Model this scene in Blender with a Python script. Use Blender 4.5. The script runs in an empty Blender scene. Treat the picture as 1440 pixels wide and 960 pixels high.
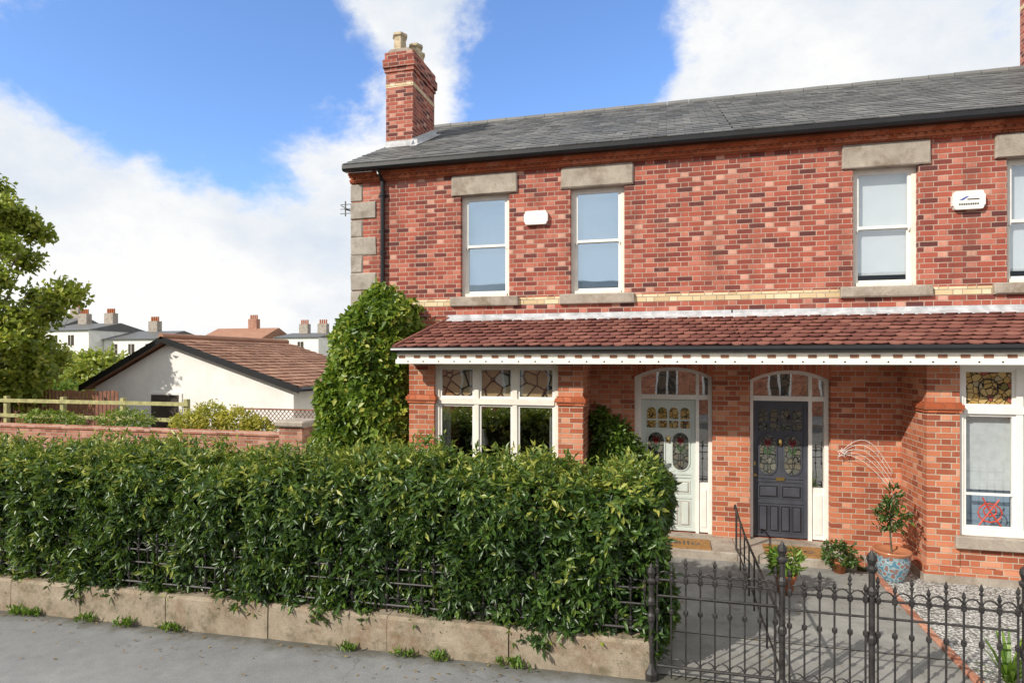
import bpy, math, random
import numpy as np
from mathutils import Vector
random.seed(7); rng=np.random.default_rng(7)
S=bpy.context.scene
# ------------------------------------------------------------------ node helpers
def newmat(name):
    m=bpy.data.materials.new(name); m.use_nodes=True
    nt=m.node_tree; nt.nodes.clear()
    out=nt.nodes.new('ShaderNodeOutputMaterial')
    return m,nt,out
def lk(nt,a,b): nt.links.new(a,b)
def M(nt,op,a,b=None,c=None):
    n=nt.nodes.new('ShaderNodeMath'); n.operation=op
    for i,v in enumerate((a,b,c)):
        if v is None: continue
        if isinstance(v,(int,float)): n.inputs[i].default_value=v
        else: lk(nt,v,n.inputs[i])
    return n.outputs[0]
def MR(nt,v,a,b,c=0.,d=1.,smooth=False):
    n=nt.nodes.new('ShaderNodeMapRange')
    if smooth: n.interpolation_type='SMOOTHSTEP'
    lk(nt,v,n.inputs[0])
    for i,x in zip((1,2,3,4),(a,b,c,d)): n.inputs[i].default_value=x
    return n.outputs[0]
def MIX(nt,f,a,b,mode='MIX'):
    n=nt.nodes.new('ShaderNodeMix'); n.data_type='RGBA'; n.blend_type=mode
    if isinstance(f,(int,float)): n.inputs[0].default_value=f
    else: lk(nt,f,n.inputs[0])
    for i,v in ((6,a),(7,b)):
        if isinstance(v,tuple): n.inputs[i].default_value=(v+(1,))[:4]
        else: lk(nt,v,n.inputs[i])
    return n.outputs[2]
def RAMP(nt,v,stops,const=False):
    n=nt.nodes.new('ShaderNodeValToRGB'); cr=n.color_ramp
    if const: cr.interpolation='CONSTANT'
    while len(cr.elements)<len(stops): cr.elements.new(0.5)
    for e,(p,c) in zip(cr.elements,stops): e.position=p; e.color=(c+(1,))[:4]
    lk(nt,v,n.inputs[0]); return n.outputs[0]
def POS(nt):
    g=nt.nodes.new('ShaderNodeNewGeometry'); return g.outputs['Position']
def NOISE(nt,vec,scale,detail=4,rough=.55,dist=0.):
    n=nt.nodes.new('ShaderNodeTexNoise'); n.inputs['Scale'].default_value=scale
    n.inputs['Detail'].default_value=detail; n.inputs['Roughness'].default_value=rough
    n.inputs['Distortion'].default_value=dist
    if vec is not None: lk(nt,vec,n.inputs['Vector'])
    return n.outputs[0]
def BSDF(nt,out,col,rough=.8,spec=.3,bump=None,bs=.3,bd=.01,metal=0.):
    p=nt.nodes.new('ShaderNodeBsdfPrincipled')
    if isinstance(col,tuple): p.inputs['Base Color'].default_value=(col+(1,))[:4]
    else: lk(nt,col,p.inputs['Base Color'])
    if isinstance(rough,(int,float)): p.inputs['Roughness'].default_value=rough
    else: lk(nt,rough,p.inputs['Roughness'])
    p.inputs['Specular IOR Level'].default_value=spec; p.inputs['Metallic'].default_value=metal
    if bump is not None:
        b=nt.nodes.new('ShaderNodeBump'); b.inputs['Strength'].default_value=bs; b.inputs['Distance'].default_value=bd
        lk(nt,bump,b.inputs['Height']); lk(nt,b.outputs[0],p.inputs['Normal'])
    lk(nt,p.outputs[0],out.inputs[0]); return p
def plain(name,col,rough=.6,spec=.3,var=.15,nscale=6,metal=0.,bs=.15):
    m,nt,out=newmat(name); ps=POS(nt)
    n=NOISE(nt,ps,nscale,6,.65); n2=NOISE(nt,ps,nscale*12,3)
    a=tuple(c*(1-var*1.6) for c in col); b=tuple(min(1,c*(1+var)) for c in col)
    c=RAMP(nt,n,[(.3,a),(.68,b)])
    BSDF(nt,out,c,rough,spec,n2,bs,.004,metal); return m
def brickmat(name,stops,mortar,mw=.0055,header_shift=.0,soldier=False,grime=.5,rnd=1.,eff=.2):
    m,nt,out=newmat(name); ps=POS(nt)
    sp=nt.nodes.new('ShaderNodeSeparateXYZ'); lk(nt,ps,sp.inputs[0])
    u=M(nt,'ADD',sp.outputs[0],sp.outputs[1]); z=M(nt,'ADD',sp.outputs[2],.012)
    wob=NOISE(nt,ps,14,3)
    if soldier:
        rr=M(nt,'DIVIDE',u,.075); row=M(nt,'FLOOR',rr); fz=M(nt,'FRACT',rr); per=M(nt,'DIVIDE',z,.25)
        cell=M(nt,'FLOOR',per); fr=M(nt,'FRACT',per)
        ish=M(nt,'MULTIPLY',cell,0.)
        du=M(nt,'MULTIPLY',M(nt,'MINIMUM',fr,M(nt,'SUBTRACT',1.,fr)),.25)
    else:
        rr=M(nt,'DIVIDE',z,.0755); row=M(nt,'FLOOR',rr); fz=M(nt,'FRACT',rr)
        odd=M(nt,'MODULO',M(nt,'ADD',row,100.),2.)
        per=M(nt,'DIVIDE',M(nt,'ADD',u,M(nt,'MULTIPLY',odd,.1725)),.345)
        cell=M(nt,'FLOOR',per); fr=M(nt,'FRACT',per)
        ish=M(nt,'GREATER_THAN',fr,.667)
        d1=M(nt,'MINIMUM',fr,M(nt,'SUBTRACT',1.,fr)); d2=M(nt,'ABSOLUTE',M(nt,'SUBTRACT',fr,.667))
        du=M(nt,'MULTIPLY',M(nt,'MINIMUM',d1,d2),.345)
    dz=M(nt,'MULTIPLY',M(nt,'MINIMUM',fz,M(nt,'SUBTRACT',1.,fz)),.0755)
    d=M(nt,'ADD',M(nt,'MINIMUM',du,dz),M(nt,'MULTIPLY',M(nt,'SUBTRACT',wob,.5),.004))
    face=MR(nt,d,mw*.75,mw*1.35,0,1,True)
    cb=nt.nodes.new('ShaderNodeCombineXYZ')
    lk(nt,M(nt,'ADD',M(nt,'MULTIPLY',cell,2.),ish),cb.inputs[0]); lk(nt,row,cb.inputs[1])
    wn=nt.nodes.new('ShaderNodeTexWhiteNoise'); wn.noise_dimensions='2D'; lk(nt,cb.outputs[0],wn.inputs['Vector'])
    big=NOISE(nt,ps,.9,5,.6)
    v=M(nt,'ADD',M(nt,'MULTIPLY',wn.outputs[0],rnd),M(nt,'MULTIPLY',ish,header_shift))
    v=M(nt,'ADD',v,M(nt,'MULTIPLY',M(nt,'SUBTRACT',big,.5),.55))
    v=M(nt,'ADD',v,M(nt,'MULTIPLY',M(nt,'SUBTRACT',NOISE(nt,ps,45,4,.7),.5),.35))
    col=RAMP(nt,v,stops)
    mor=RAMP(nt,NOISE(nt,ps,5,4),[(.3,tuple(c*.7 for c in mortar)),(.7,mortar)])
    col=MIX(nt,face,mor,col)
    st=nt.nodes.new('ShaderNodeMapping'); lk(nt,ps,st.inputs[0]); st.inputs['Scale'].default_value=(2.2,2.2,.45)
    soot=MR(nt,NOISE(nt,st.outputs[0],1.3,6,.7),.48,.76,0,grime)
    col=MIX(nt,soot,col,(.11,.06,.045))
    ef=MR(nt,NOISE(nt,ps,1.7,6,.75),.56,.75,0,eff)
    col=MIX(nt,ef,col,(.55,.36,.28))
    h=M(nt,'ADD',face,M(nt,'MULTIPLY',NOISE(nt,ps,60,3),.5))
    BSDF(nt,out,col,.85,.2,h,.6,.008); return m
BR_UP=brickmat('brick_upper',[(.02,(.11,.038,.036)),(.25,(.235,.058,.044)),(.6,(.37,.095,.062)),(.85,(.48,.175,.125)),(1.,(.60,.32,.24))],(.50,.36,.29),.0058,.24,rnd=.8)
BR_LO=brickmat('brick_lower',[(.02,(.25,.07,.04)),(.4,(.41,.12,.06)),(.8,(.53,.19,.10)),(1.,(.60,.29,.18))],(.54,.44,.34),.0055,.1,grime=.25,rnd=.9)
BR_SOL=brickmat('brick_arch',[(.02,(.28,.07,.04)),(.5,(.42,.12,.06)),(1.,(.48,.17,.1))],(.45,.3,.22),soldier=True,grime=.2)
BR_CREAM=brickmat('brick_cream',[(.02,(.55,.42,.24)),(.5,(.68,.54,.33)),(1.,(.75,.64,.44))],(.45,.36,.28),grime=.2)
TERRA=brickmat('terracotta_cornice',[(.02,(.34,.085,.035)),(.5,(.48,.13,.055)),(1.,(.55,.19,.1))],(.36,.13,.07),grime=.3)
BR_WALL=brickmat('brick_garden',[(.02,(.25,.10,.06)),(.5,(.40,.17,.11)),(1.,(.5,.26,.18))],(.45,.38,.32),grime=.4)
def granite(name,a,b,moss=.0,stain=.6,sc=(.14,.09,.045)):
    m,nt,out=newmat(name); ps=POS(nt)
    n=NOISE(nt,ps,4,6,.7); sp=NOISE(nt,ps,120,2,.8)
    c=RAMP(nt,n,[(.3,a),(.7,b)])
    c=MIX(nt,MR(nt,sp,.35,.7,0,.55),c,(.12,.1,.09))
    c=MIX(nt,MR(nt,NOISE(nt,ps,2.3,6,.75),.5,.66,0,stain),c,sc)
    if moss:
        c=MIX(nt,MR(nt,NOISE(nt,ps,6.3,5,.75),.52,.66,0,moss),c,(.05,.06,.025))
        c=MIX(nt,MR(nt,NOISE(nt,ps,14,5,.8),.62,.70,0,.45),c,(.55,.5,.42))
    BSDF(nt,out,c,.9,.2,M(nt,'ADD',sp,n),.6,.01); return m
GRAN=granite('granite',(.34,.29,.24),(.55,.49,.41))
GRANK=granite('granite_kerb',(.27,.215,.15),(.46,.39,.295),.5,.7,(.17,.10,.05))
STONE=granite('stone_quoin',(.34,.30,.26),(.56,.51,.44),.25)
WHITE=plain('white_paint',(.80,.78,.73),.4,.4,.06,5)
CREAM=plain('cream_paint',(.79,.74,.65),.45,.4,.08,5)
RENDER=plain('white_render',(.80,.78,.74),.9,.2,.08,1.5,bs=.5)
BLACK=plain('black_gutter',(.012,.012,.014),.35,.5,.2,8)
IRON=plain('painted_iron',(.028,.025,.024),.5,.5,.5,18,bs=.5)
LEAD=plain('lead_flashing',(.50,.51,.53),.55,.4,.25,6)
DOORG=plain('pale_green_paint',(.56,.61,.57),.35,.5,.05,6)
DOORD=plain('charcoal_paint',(.06,.064,.08),.35,.5,.15,6)
BRASS=plain('brass',(.6,.42,.15),.3,.5,.1,10,1.)
TCOT=plain('terracotta_pot',(.42,.15,.07),.8,.2,.2,14)
DARK=plain('room_interior',(.07,.06,.05),.9,.1,.2,2)
WARM=plain('warm_wallpaper',(.34,.24,.15),.9,.1,.3,3)
BLIND=plain('blind_fabric',(.86,.87,.88),.9,.1,.03,3)
BLINDG=plain('blind_shade',(.36,.47,.58),.9,.1,.1,1.2)
CURT=plain('net_curtain',(.86,.85,.82),.9,.1,.08,9)
WOODF=plain('weathered_wood',(.38,.36,.17),.85,.2,.3,7)
WOODR=plain('stained_wood',(.24,.11,.07),.85,.2,.25,7)
COIR=plain('coir_mat',(.36,.20,.08),.95,.1,.3,40,bs=.8)
BARK=plain('bark',(.14,.11,.08),.9,.1,.35,12,bs=.8)
POTST=plain('chimney_pot_clay',(.50,.41,.28),.85,.2,.3,9)
def concrete():
    m,nt,out=newmat('concrete_path'); ps=POS(nt)
    n=NOISE(nt,ps,1.8,7,.7); g=NOISE(nt,ps,110,3,.8)
    c=RAMP(nt,n,[(.3,(.20,.195,.18)),(.7,(.35,.34,.32))])
    c=MIX(nt,MR(nt,g,.4,.75,0,.5),c,(.1,.1,.09))
    c=MIX(nt,MR(nt,NOISE(nt,ps,4.5,6,.8),.52,.7,0,.55),c,(.12,.12,.09))
    BSDF(nt,out,c,.9,.2,g,.5,.005); return m
CONC=concrete()
SOIL=plain('garden_soil',(.06,.05,.03),.95,.1,.4,3)
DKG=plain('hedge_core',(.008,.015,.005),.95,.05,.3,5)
SATC=plain('aerial_metal',(.2,.2,.2),.4,.5,.1,10,.6)
REDP=plain('red_decal',(.5,.06,.03),.5,.3,.1,10)
MOTR=plain('ruby_glass',(.14,.018,.02),.1,.6,.2,30); MOTG=plain('green_glass',(.04,.09,.03),.1,.6,.2,30); LEADC=plain('lead_came',(.03,.03,.03),.4,.5,.1,20)
def glass(name,fac,tint=(.8,.88,.95)):
    m,nt,out=newmat(name)
    t=nt.nodes.new('ShaderNodeBsdfTransparent'); t.inputs[0].default_value=(.9,.92,.93,1)
    g=nt.nodes.new('ShaderNodeBsdfGlossy'); g.inputs['Color'].default_value=tint+(1,); g.inputs['Roughness'].default_value=.015
    b=nt.nodes.new('ShaderNodeBump'); b.inputs['Strength'].default_value=.05; b.inputs['Distance'].default_value=.02
    lk(nt,NOISE(nt,POS(nt),2.2,1),b.inputs['Height']); lk(nt,b.outputs[0],g.inputs['Normal'])
    x=nt.nodes.new('ShaderNodeMixShader'); x.inputs[0].default_value=fac
    lk(nt,t.outputs[0],x.inputs[1]); lk(nt,g.outputs[0],x.inputs[2]); lk(nt,x.outputs[0],out.inputs[0]); return m
GLASS=glass('window_glass',.48,(.66,.82,.97)); GLASSB=glass('bay_glass',.36,(.98,.95,.9)); GLASSC=glass('curtained_glass',.14)
def stained(name,scale,stops):
    m,nt,out=newmat(name); ps=POS(nt)
    v=nt.nodes.new('ShaderNodeTexVoronoi'); v.inputs['Scale'].default_value=scale; lk(nt,ps,v.inputs['Vector'])
    e=nt.nodes.new('ShaderNodeTexVoronoi'); e.feature='DISTANCE_TO_EDGE'; e.inputs['Scale'].default_value=scale; lk(nt,ps,e.inputs['Vector'])
    s=nt.nodes.new('ShaderNodeSeparateColor'); lk(nt,v.outputs['Color'],s.inputs[0])
    c=RAMP(nt,s.outputs[0],stops,True)
    c=MIX(nt,MR(nt,e.outputs[0],.03,.08),(.01,.01,.01),c)
    BSDF(nt,out,c,.12,.6); return m
STG=stained('leaded_glass',12,[(0,(.10,.105,.09)),(.35,(.13,.12,.09)),(.6,(.16,.16,.13)),(.85,(.09,.10,.08))])
STP=stained('amber_reflection_glass',5,[(0,(.62,.42,.22)),(.4,(.72,.55,.32)),(.7,(.55,.28,.13)),(.88,(.75,.72,.62))])  # orange and white cells paint the opposite houses' reflection into bay top lights
STA=stained('amber_glass',14,[(0,(.40,.26,.09)),(.5,(.48,.34,.14)),(.75,(.16,.14,.05)),(.85,(.30,.09,.06)),(.92,(.38,.32,.2))])
def tilemat(name,stops,rough=.7,lich=(.3,.3,.22),lf=.25):
    m,nt,out=newmat(name); ps=POS(nt)
    a=nt.nodes.new('ShaderNodeAttribute'); a.attribute_name='lc'
    v=M(nt,'ADD',M(nt,'MULTIPLY',a.outputs['Fac'],.7),M(nt,'MULTIPLY',M(nt,'SUBTRACT',NOISE(nt,ps,1.2,5,.6),.35),.8))
    c=RAMP(nt,v,stops)
    c=MIX(nt,MR(nt,NOISE(nt,ps,9,6,.75),.56,.72,0,lf),c,lich)
    BSDF(nt,out,c,rough,.35,NOISE(nt,ps,30,4),.3,.004); return m
SLATE=tilemat('slate',[(.0,(.07,.072,.074)),(.5,(.125,.126,.126)),(1.,(.21,.208,.20))],.55,(.28,.26,.21),.5)
CLAY=tilemat('clay_tile',[(.0,(.13,.045,.038)),(.5,(.20,.075,.058)),(1.,(.27,.115,.085))],.75,(.24,.18,.13),.3)
PAN=tilemat('brown_tile',[(.0,(.22,.11,.07)),(.5,(.33,.17,.11)),(1.,(.45,.26,.17))],.8,(.24,.2,.15),.3)
def leafmat(name,stops,tr=.3,rough=.38,spec=.45):
    m,nt,out=newmat(name)
    a=nt.nodes.new('ShaderNodeAttribute'); a.attribute_name='lc'
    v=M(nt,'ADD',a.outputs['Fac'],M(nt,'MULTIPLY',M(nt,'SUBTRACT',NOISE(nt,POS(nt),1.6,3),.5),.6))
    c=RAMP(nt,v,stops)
    p=nt.nodes.new('ShaderNodeBsdfPrincipled'); lk(nt,c,p.inputs['Base Color']); p.inputs['Roughness'].default_value=rough
    p.inputs['Specular IOR Level'].default_value=spec
    t=nt.nodes.new('ShaderNodeBsdfTranslucent'); lk(nt,MIX(nt,.5,c,(.25,.35,.03)),t.inputs[0])
    x=nt.nodes.new('ShaderNodeMixShader'); x.inputs[0].default_value=tr
    lk(nt,p.outputs[0],x.inputs[1]); lk(nt,t.outputs[0],x.inputs[2]); lk(nt,x.outputs[0],out.inputs[0]); return m
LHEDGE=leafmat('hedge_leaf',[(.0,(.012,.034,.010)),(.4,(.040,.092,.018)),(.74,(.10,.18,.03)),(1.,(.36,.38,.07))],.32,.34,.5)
LIVY=leafmat('ivy_leaf',[(.0,(.05,.10,.015)),(.4,(.13,.23,.03)),(.75,(.27,.36,.05)),(1.,(.50,.46,.08))],.4)
LTREE=leafmat('tree_leaf',[(.0,(.12,.17,.025)),(.5,(.30,.36,.05)),(1.,(.56,.52,.09))],.45)
LYEL=leafmat('shrub_leaf',[(.0,(.24,.26,.03)),(.5,(.50,.47,.07)),(1.,(.72,.60,.14))],.4)
LDARK=leafmat('bay_leaf',[(.0,(.02,.045,.012)),(.5,(.05,.10,.02)),(1.,(.12,.18,.04))],.25)
LGRASS=leafmat('weed_leaf',[(.0,(.06,.13,.015)),(.5,(.12,.23,.03)),(1.,(.24,.34,.05))],.3)
LDEAD=leafmat('dead_leaf',[(.0,(.12,.07,.03)),(.5,(.25,.16,.06)),(1.,(.4,.3,.1))],.1,.8,.1)

# ------------------------------------------------------------------ mesh accumulator
def empty(name,loc=(0,0,0)):
    e=bpy.data.objects.new(name,None); S.collection.objects.link(e); e.location=loc; e.empty_display_size=.3; return e
class Acc:
    def __init__(s): s.v=[];s.f=[];s.m=[];s.mats=[];s.lc=[]
    def mi(s,mat):
        if mat not in s.mats: s.mats.append(mat)
        return s.mats.index(mat)
    def add(s,vs,fs,mat,lc=.5):
        o=len(s.v); s.v+= [tuple(p) for p in vs]; k=s.mi(mat); s.lc+=[lc]*len(vs)
        for f in fs: s.f.append(tuple(o+i for i in f)); s.m.append(k)
    def box(s,x0,x1,y0,y1,z0,z1,mat):
        vs=[(x0,y0,z0),(x1,y0,z0),(x1,y1,z0),(x0,y1,z0),(x0,y0,z1),(x1,y0,z1),(x1,y1,z1),(x0,y1,z1)]
        s.add(vs,[(0,3,2,1),(4,5,6,7),(0,1,5,4),(1,2,6,5),(2,3,7,6),(3,0,4,7)],mat)
    def bbox(s,x0,x1,y0,y1,z0,z1,mat,b=.012,jit=0.):
        j=lambda: random.uniform(-jit,jit)
        a=[(x0,y0+b,z0),(x1,y0+b,z0),(x1,y1,z0),(x0,y1,z0)]
        r1=[(x0+b,y0,z0+b),(x1-b,y0,z0+b)]; r2=[(x0+b,y0,z1-b),(x1-b,y0,z1-b)]
        t=[(x0+b,y0+b,z1),(x1-b,y0+b,z1),(x1-b,y1,z1),(x0+b,y1,z1)]
        c=[(x0,y0+b,z1-b),(x1,y0+b,z1-b),(x1,y1,z1-b),(x0,y1,z1-b)]
        vs=[(p[0]+j(),p[1]+j(),p[2]+j()) for p in a+r1+r2+t+c]
        s.add(vs,[(0,3,2,1),(0,1,5,4),(4,5,7,6),(6,7,9,8),(8,9,10,11),(0,4,6,12),(1,13,7,5),(12,6,8),(13,9,7),(1,2,14,13),(0,12,15,3),(13,14,10,9),(12,8,11,15),(2,3,15,14),(14,15,11,10)],mat)
    def prism(s,poly,axis,a,b,mat):
        n=len(poly)
        def P(p,t):
            if axis=='x': return (t,p[0],p[1])
            if axis=='y': return (p[0],t,p[1])
            return (p[0],p[1],t)
        vs=[P(p,a) for p in poly]+[P(p,b) for p in poly]
        fs=[tuple(range(n)),tuple(range(2*n-1,n-1,-1))]+[(i,(i+1)%n,n+(i+1)%n,n+i) for i in range(n)]
        s.add(vs,fs,mat)
    def tube(s,pts,r,mat,n=6,r2=None,lc=.5):
        pts=[Vector(p) for p in pts]; k=len(pts); vs=[];fs=[]
        for i,p in enumerate(pts):
            d=(pts[min(i+1,k-1)]-pts[max(i-1,0)]).normalized()
            a=Vector((0,0,1)) if abs(d.z)<.9 else Vector((1,0,0))
            u=d.cross(a).normalized(); w=d.cross(u)
            rr=r if r2 is None else r+(r2-r)*i/(k-1)
            for j in range(n):
                t=2*math.pi*j/n; vs.append(p+u*math.cos(t)*rr+w*math.sin(t)*rr)
        for i in range(k-1):
            for j in range(n):
                fs.append((i*n+j,i*n+(j+1)%n,(i+1)*n+(j+1)%n,(i+1)*n+j))
        fs.append(tuple(range(n))); fs.append(tuple(range(k*n-1,(k-1)*n-1,-1)))
        s.add(vs,fs,mat,lc)
    def lathe(s,x,y,prof,mat,n=12):
        vs=[];fs=[];k=len(prof)
        for r,z in prof:
            for j in range(n):
                t=2*math.pi*j/n; vs.append((x+r*math.cos(t),y+r*math.sin(t),z))
        for i in range(k-1):
            for j in range(n): fs.append((i*n+j,i*n+(j+1)%n,(i+1)*n+(j+1)%n,(i+1)*n+j))
        fs.append(tuple(range(n-1,-1,-1))); fs.append(tuple(range((k-1)*n,k*n)))
        s.add(vs,fs,mat)
    def obj(s,name,parent=None,smooth=False):
        me=bpy.data.meshes.new(name); me.from_pydata(s.v,[],s.f)
        for m in s.mats: me.materials.append(m)
        me.polygons.foreach_set('material_index',s.m)
        at=me.attributes.new('lc','FLOAT','POINT'); at.data.foreach_set('value',s.lc)
        if smooth: me.polygons.foreach_set('use_smooth',[True]*len(s.f))
        me.update()
        import bmesh
        bm=bmesh.new(); bm.from_mesh(me); bmesh.ops.recalc_face_normals(bm,faces=bm.faces); bm.to_mesh(me); bm.free()
        o=bpy.data.objects.new(name,me); S.collection.objects.link(o)
        if parent: o.parent=parent
        return o
def tiles(acc,O,U,V,lu,lv,w,ex,mat,scallop=False,left=0.,right=0.,thick=.012,th_lap=1.25):
    O=Vector(O);U=Vector(U).normalized();V=Vector(V).normalized();N=U.cross(V).normalized()
    if N.z<0: N=-N
    rows=int(lv/ex)
    for r in range(rows):
        v0=r*ex; a=left*v0; b=lu-right*v0; off=(r%2)*w*.5
        k0=int((a-off)/w)-1; k1=int((b-off)/w)+1
        for k in range(k0,k1+1):
            u0=off+k*w; u1=u0+w-.006
            u0=max(u0,a); u1=min(u1,b)
            if u1-u0<.02: continue
            t=thick*random.uniform(.8,1.5); dj=random.uniform(-.004,.004)
            top=min(v0+ex*th_lap,lv)
            def Q(u,v,h): return O+U*u+V*v+N*h
            if scallop:
                c=(u0+u1)/2; h=(u1-u0)/2
                arc=[(c-h*math.cos(math.pi*i/6),v0+dj+ex*.5-math.sin(math.pi*i/6)*ex*.5) for i in range(7)]
                hh=lambda v:.003+t*(1-(v-v0)/(ex*th_lap))
                pts=[(u0,top)]+arc+[(u1,top)]
                n=len(pts); vs=[Q(u,v,hh(v)) for u,v in pts]+[Q(u,v,hh(v)-.016) for u,v in pts]
                fs=[tuple(range(n))]+[(i,i+1,n+i+1,n+i) for i in range(n-1)]
            else:
                vs=[Q(u0,v0+dj,t),Q(u1,v0+dj,t),Q(u1,top,.002),Q(u0,top,.002),Q(u0,v0+dj,-.002),Q(u1,v0+dj,-.002)]
                fs=[(0,1,2,3),(0,1,5,4)]
            acc.add(vs,fs,mat,random.random())
# ------------------------------------------------------------------ foliage
def nrm(a): return a/np.maximum(np.linalg.norm(a,axis=1,keepdims=True),1e-6)
def leaves(name,C,N,L,Wd,per,mat,spread=.05,droop=.35,out=.6,parent=None,bias=None,stem=0.):
    n=len(C)
    st=nrm(N*.8+rng.normal(size=(n,3))*.45+np.array([0,0,-droop]))
    kk=np.tile(np.arange(per)/per,n)
    C=np.repeat(C,per,0); N=np.repeat(N,per,0); st=np.repeat(st,per,0); m=n*per
    clump=np.repeat(rng.random(n),per)
    b=np.repeat(bias,per) if bias is not None else 0
    R=nrm(rng.normal(size=(m,3)))
    if stem>0:
        d=nrm(st*.55+R*.8+np.array([0,0,-droop*.4])); pos=C+st*(kk*stem)[:,None]+rng.normal(size=(m,3))*spread*.4; b=b+.3*(kk-.5)
    else:
        d=nrm(N*out+R*.9+np.array([0,0,-droop])); pos=C+rng.normal(size=(m,3))*spread
    side=nrm(np.cross(d,N+rng.normal(size=(m,3))*.45)); nn=np.cross(side,d)
    l=(L*(.65+.6*rng.random(m)))[:,None]; w=l*(Wd/L)
    v=np.stack([pos,pos+d*l*.45+side*w/2+nn*w*.22,pos+d*l-nn*l*.12,pos+d*l*.45-side*w/2+nn*w*.22],1).reshape(-1,3)
    me=bpy.data.meshes.new(name)
    me.vertices.add(m*4); me.vertices.foreach_set('co',v.ravel())
    base=(np.arange(m)*4)[:,None]; idx=(base+np.array([0,1,2,0,2,3])).ravel()
    me.loops.add(m*6); me.loops.foreach_set('vertex_index',idx)
    me.polygons.add(m*2); me.polygons.foreach_set('loop_start',np.arange(m*2)*3)
    me.update(calc_edges=True)
    lc=np.clip(.5*rng.random(m)+.5*clump+b,0,1)**1.1
    at=me.attributes.new('lc','FLOAT','POINT'); at.data.foreach_set('value',np.repeat(lc,4))
    me.materials.append(mat); me.validate()
    o=bpy.data.objects.new(name,me); S.collection.objects.link(o)
    if parent: o.parent=parent
    return o
def blobs(ells,dens,shell=.35):
    Cs=[];Ns=[]
    for (cx,cy,cz,rx,ry,rz) in ells:
        k=int(dens*4*math.pi*((rx*ry*rz)**(2/3)))
        d=nrm(rng.normal(size=(k,3))); r=1-shell*rng.random(k)**1.5
        q=d*np.array([rx,ry,rz])*r[:,None]
        Cs.append(q+np.array([cx,cy,cz])); Ns.append(nrm(d/np.array([rx,ry,rz])))
    return np.concatenate(Cs),np.concatenate(Ns)
# ------------------------------------------------------------------ terrain sheets
def gz(x): return .0195*max(min(x,0),-12)
def sheet(name,x0,x1,y0,y1,off,mat,parent=None):
    xs=sorted(set([x0,x1]+[x for x in (-12,0) if x0<x<x1]))
    vs=[];fs=[]
    for x in xs: vs+=[(x,y0,gz(x)+off),(x,y1,gz(x)+off)]
    for i in range(len(xs)-1): fs.append((2*i,2*i+2,2*i+3,2*i+1))
    a=Acc(); a.add(vs,fs,mat); return a.obj(name,parent)
def asphalt(name,a,b,dirt=False):
    m,nt,out=newmat(name); ps=POS(nt)
    n=NOISE(nt,ps,.8,6,.7); g=NOISE(nt,ps,90,3,.8); g2=NOISE(nt,ps,7,6,.7)
    c=RAMP(nt,M(nt,'ADD',M(nt,'MULTIPLY',n,.6),M(nt,'MULTIPLY',g2,.4)),[(.35,a),(.65,b)])
    c=MIX(nt,MR(nt,g,.3,.75,0,.6),c,(.08,.08,.08))
    c=MIX(nt,MR(nt,g,.6,.72,0,.6),c,(.5,.48,.44))
    cv=nt.nodes.new('ShaderNodeTexVoronoi'); cv.feature='DISTANCE_TO_EDGE'; cv.inputs['Scale'].default_value=.28
    wv=nt.nodes.new('ShaderNodeVectorMath'); wv.operation='ADD'; lk(nt,ps,wv.inputs[0])
    nn=nt.nodes.new('ShaderNodeTexNoise'); nn.inputs['Scale'].default_value=1.8; nn.inputs['Detail'].default_value=8; lk(nt,ps,nn.inputs['Vector'])
    lk(nt,nn.outputs['Color'],wv.inputs[1]); lk(nt,wv.outputs[0],cv.inputs['Vector'])
    c=MIX(nt,MR(nt,cv.outputs[0],.0005,.003,.35,0),c,(.06,.06,.05))
    if dirt:
        sp=nt.nodes.new('ShaderNodeSeparateXYZ'); lk(nt,ps,sp.inputs[0])
        e=M(nt,'ADD',sp.outputs[1],M(nt,'MULTIPLY',M(nt,'SUBTRACT',NOISE(nt,ps,5,6,.7),.5),.5))
        c=MIX(nt,MR(nt,e,5.22,5.5,0,.75,True),c,(.075,.07,.045))
    BSDF(nt,out,c,.9,.25,g,.7,.006); return m
def gravel():
    m,nt,out=newmat('white_gravel'); ps=POS(nt)
    v=nt.nodes.new('ShaderNodeTexVoronoi'); v.inputs['Scale'].default_value=38; lk(nt,ps,v.inputs['Vector'])
    s=nt.nodes.new('ShaderNodeSeparateColor'); lk(nt,v.outputs['Color'],s.inputs[0])
    c=RAMP(nt,s.outputs[0],[(0,(.3,.29,.27)),(.5,(.55,.54,.51)),(1,(.78,.77,.74))])
    c=MIX(nt,MR(nt,v.outputs['Distance'],.35,.7,0,.8),c,(.1,.09,.08))
    h=M(nt,'SUBTRACT',1.,v.outputs['Distance'])
    BSDF(nt,out,c,.85,.2,h,1.,.02); return m
ASPH=asphalt('pavement_asphalt',(.21,.215,.225),(.33,.335,.34),True); ROADM=asphalt('road_asphalt',(.07,.07,.07),(.12,.12,.12))
GRASS=plain('far_grass',(.09,.11,.045),.95,.1,.4,.2)
sheet('ground',-600,600,-300,700,-.16,GRASS)
sheet('pavement',-40,40,-1.6,5.6,0,ASPH)
sheet('road',-80,80,-9,-1.6,-.12,ROADM)
sheet('opposite_pavement',-40,40,-13,-9.15,0,ASPH)
k=Acc(); k.box(-12,40,-1.75,-1.603,-.2,.006,GRAN); k.box(-12,40,-9.147,-9.0,-.2,.006,GRAN); k.obj('road_kerb')
sheet('garden_soil',-60,-.12,5.7,40,-.012,SOIL)
sheet('garden_path',-.12,2.56,5.604,8.95,.006,CONC)
sheet('gravel_bed',2.64,9,5.604,9.9,.004,gravel())
e=Acc()
y=5.62
while y<8.9:
    e.bbox(2.56,2.64,y,y+.215,-.05,.03+random.uniform(-.006,.006),BR_WALL,.008); y+=.225
e.obj('brick_path_edging')
g=Acc()
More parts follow.
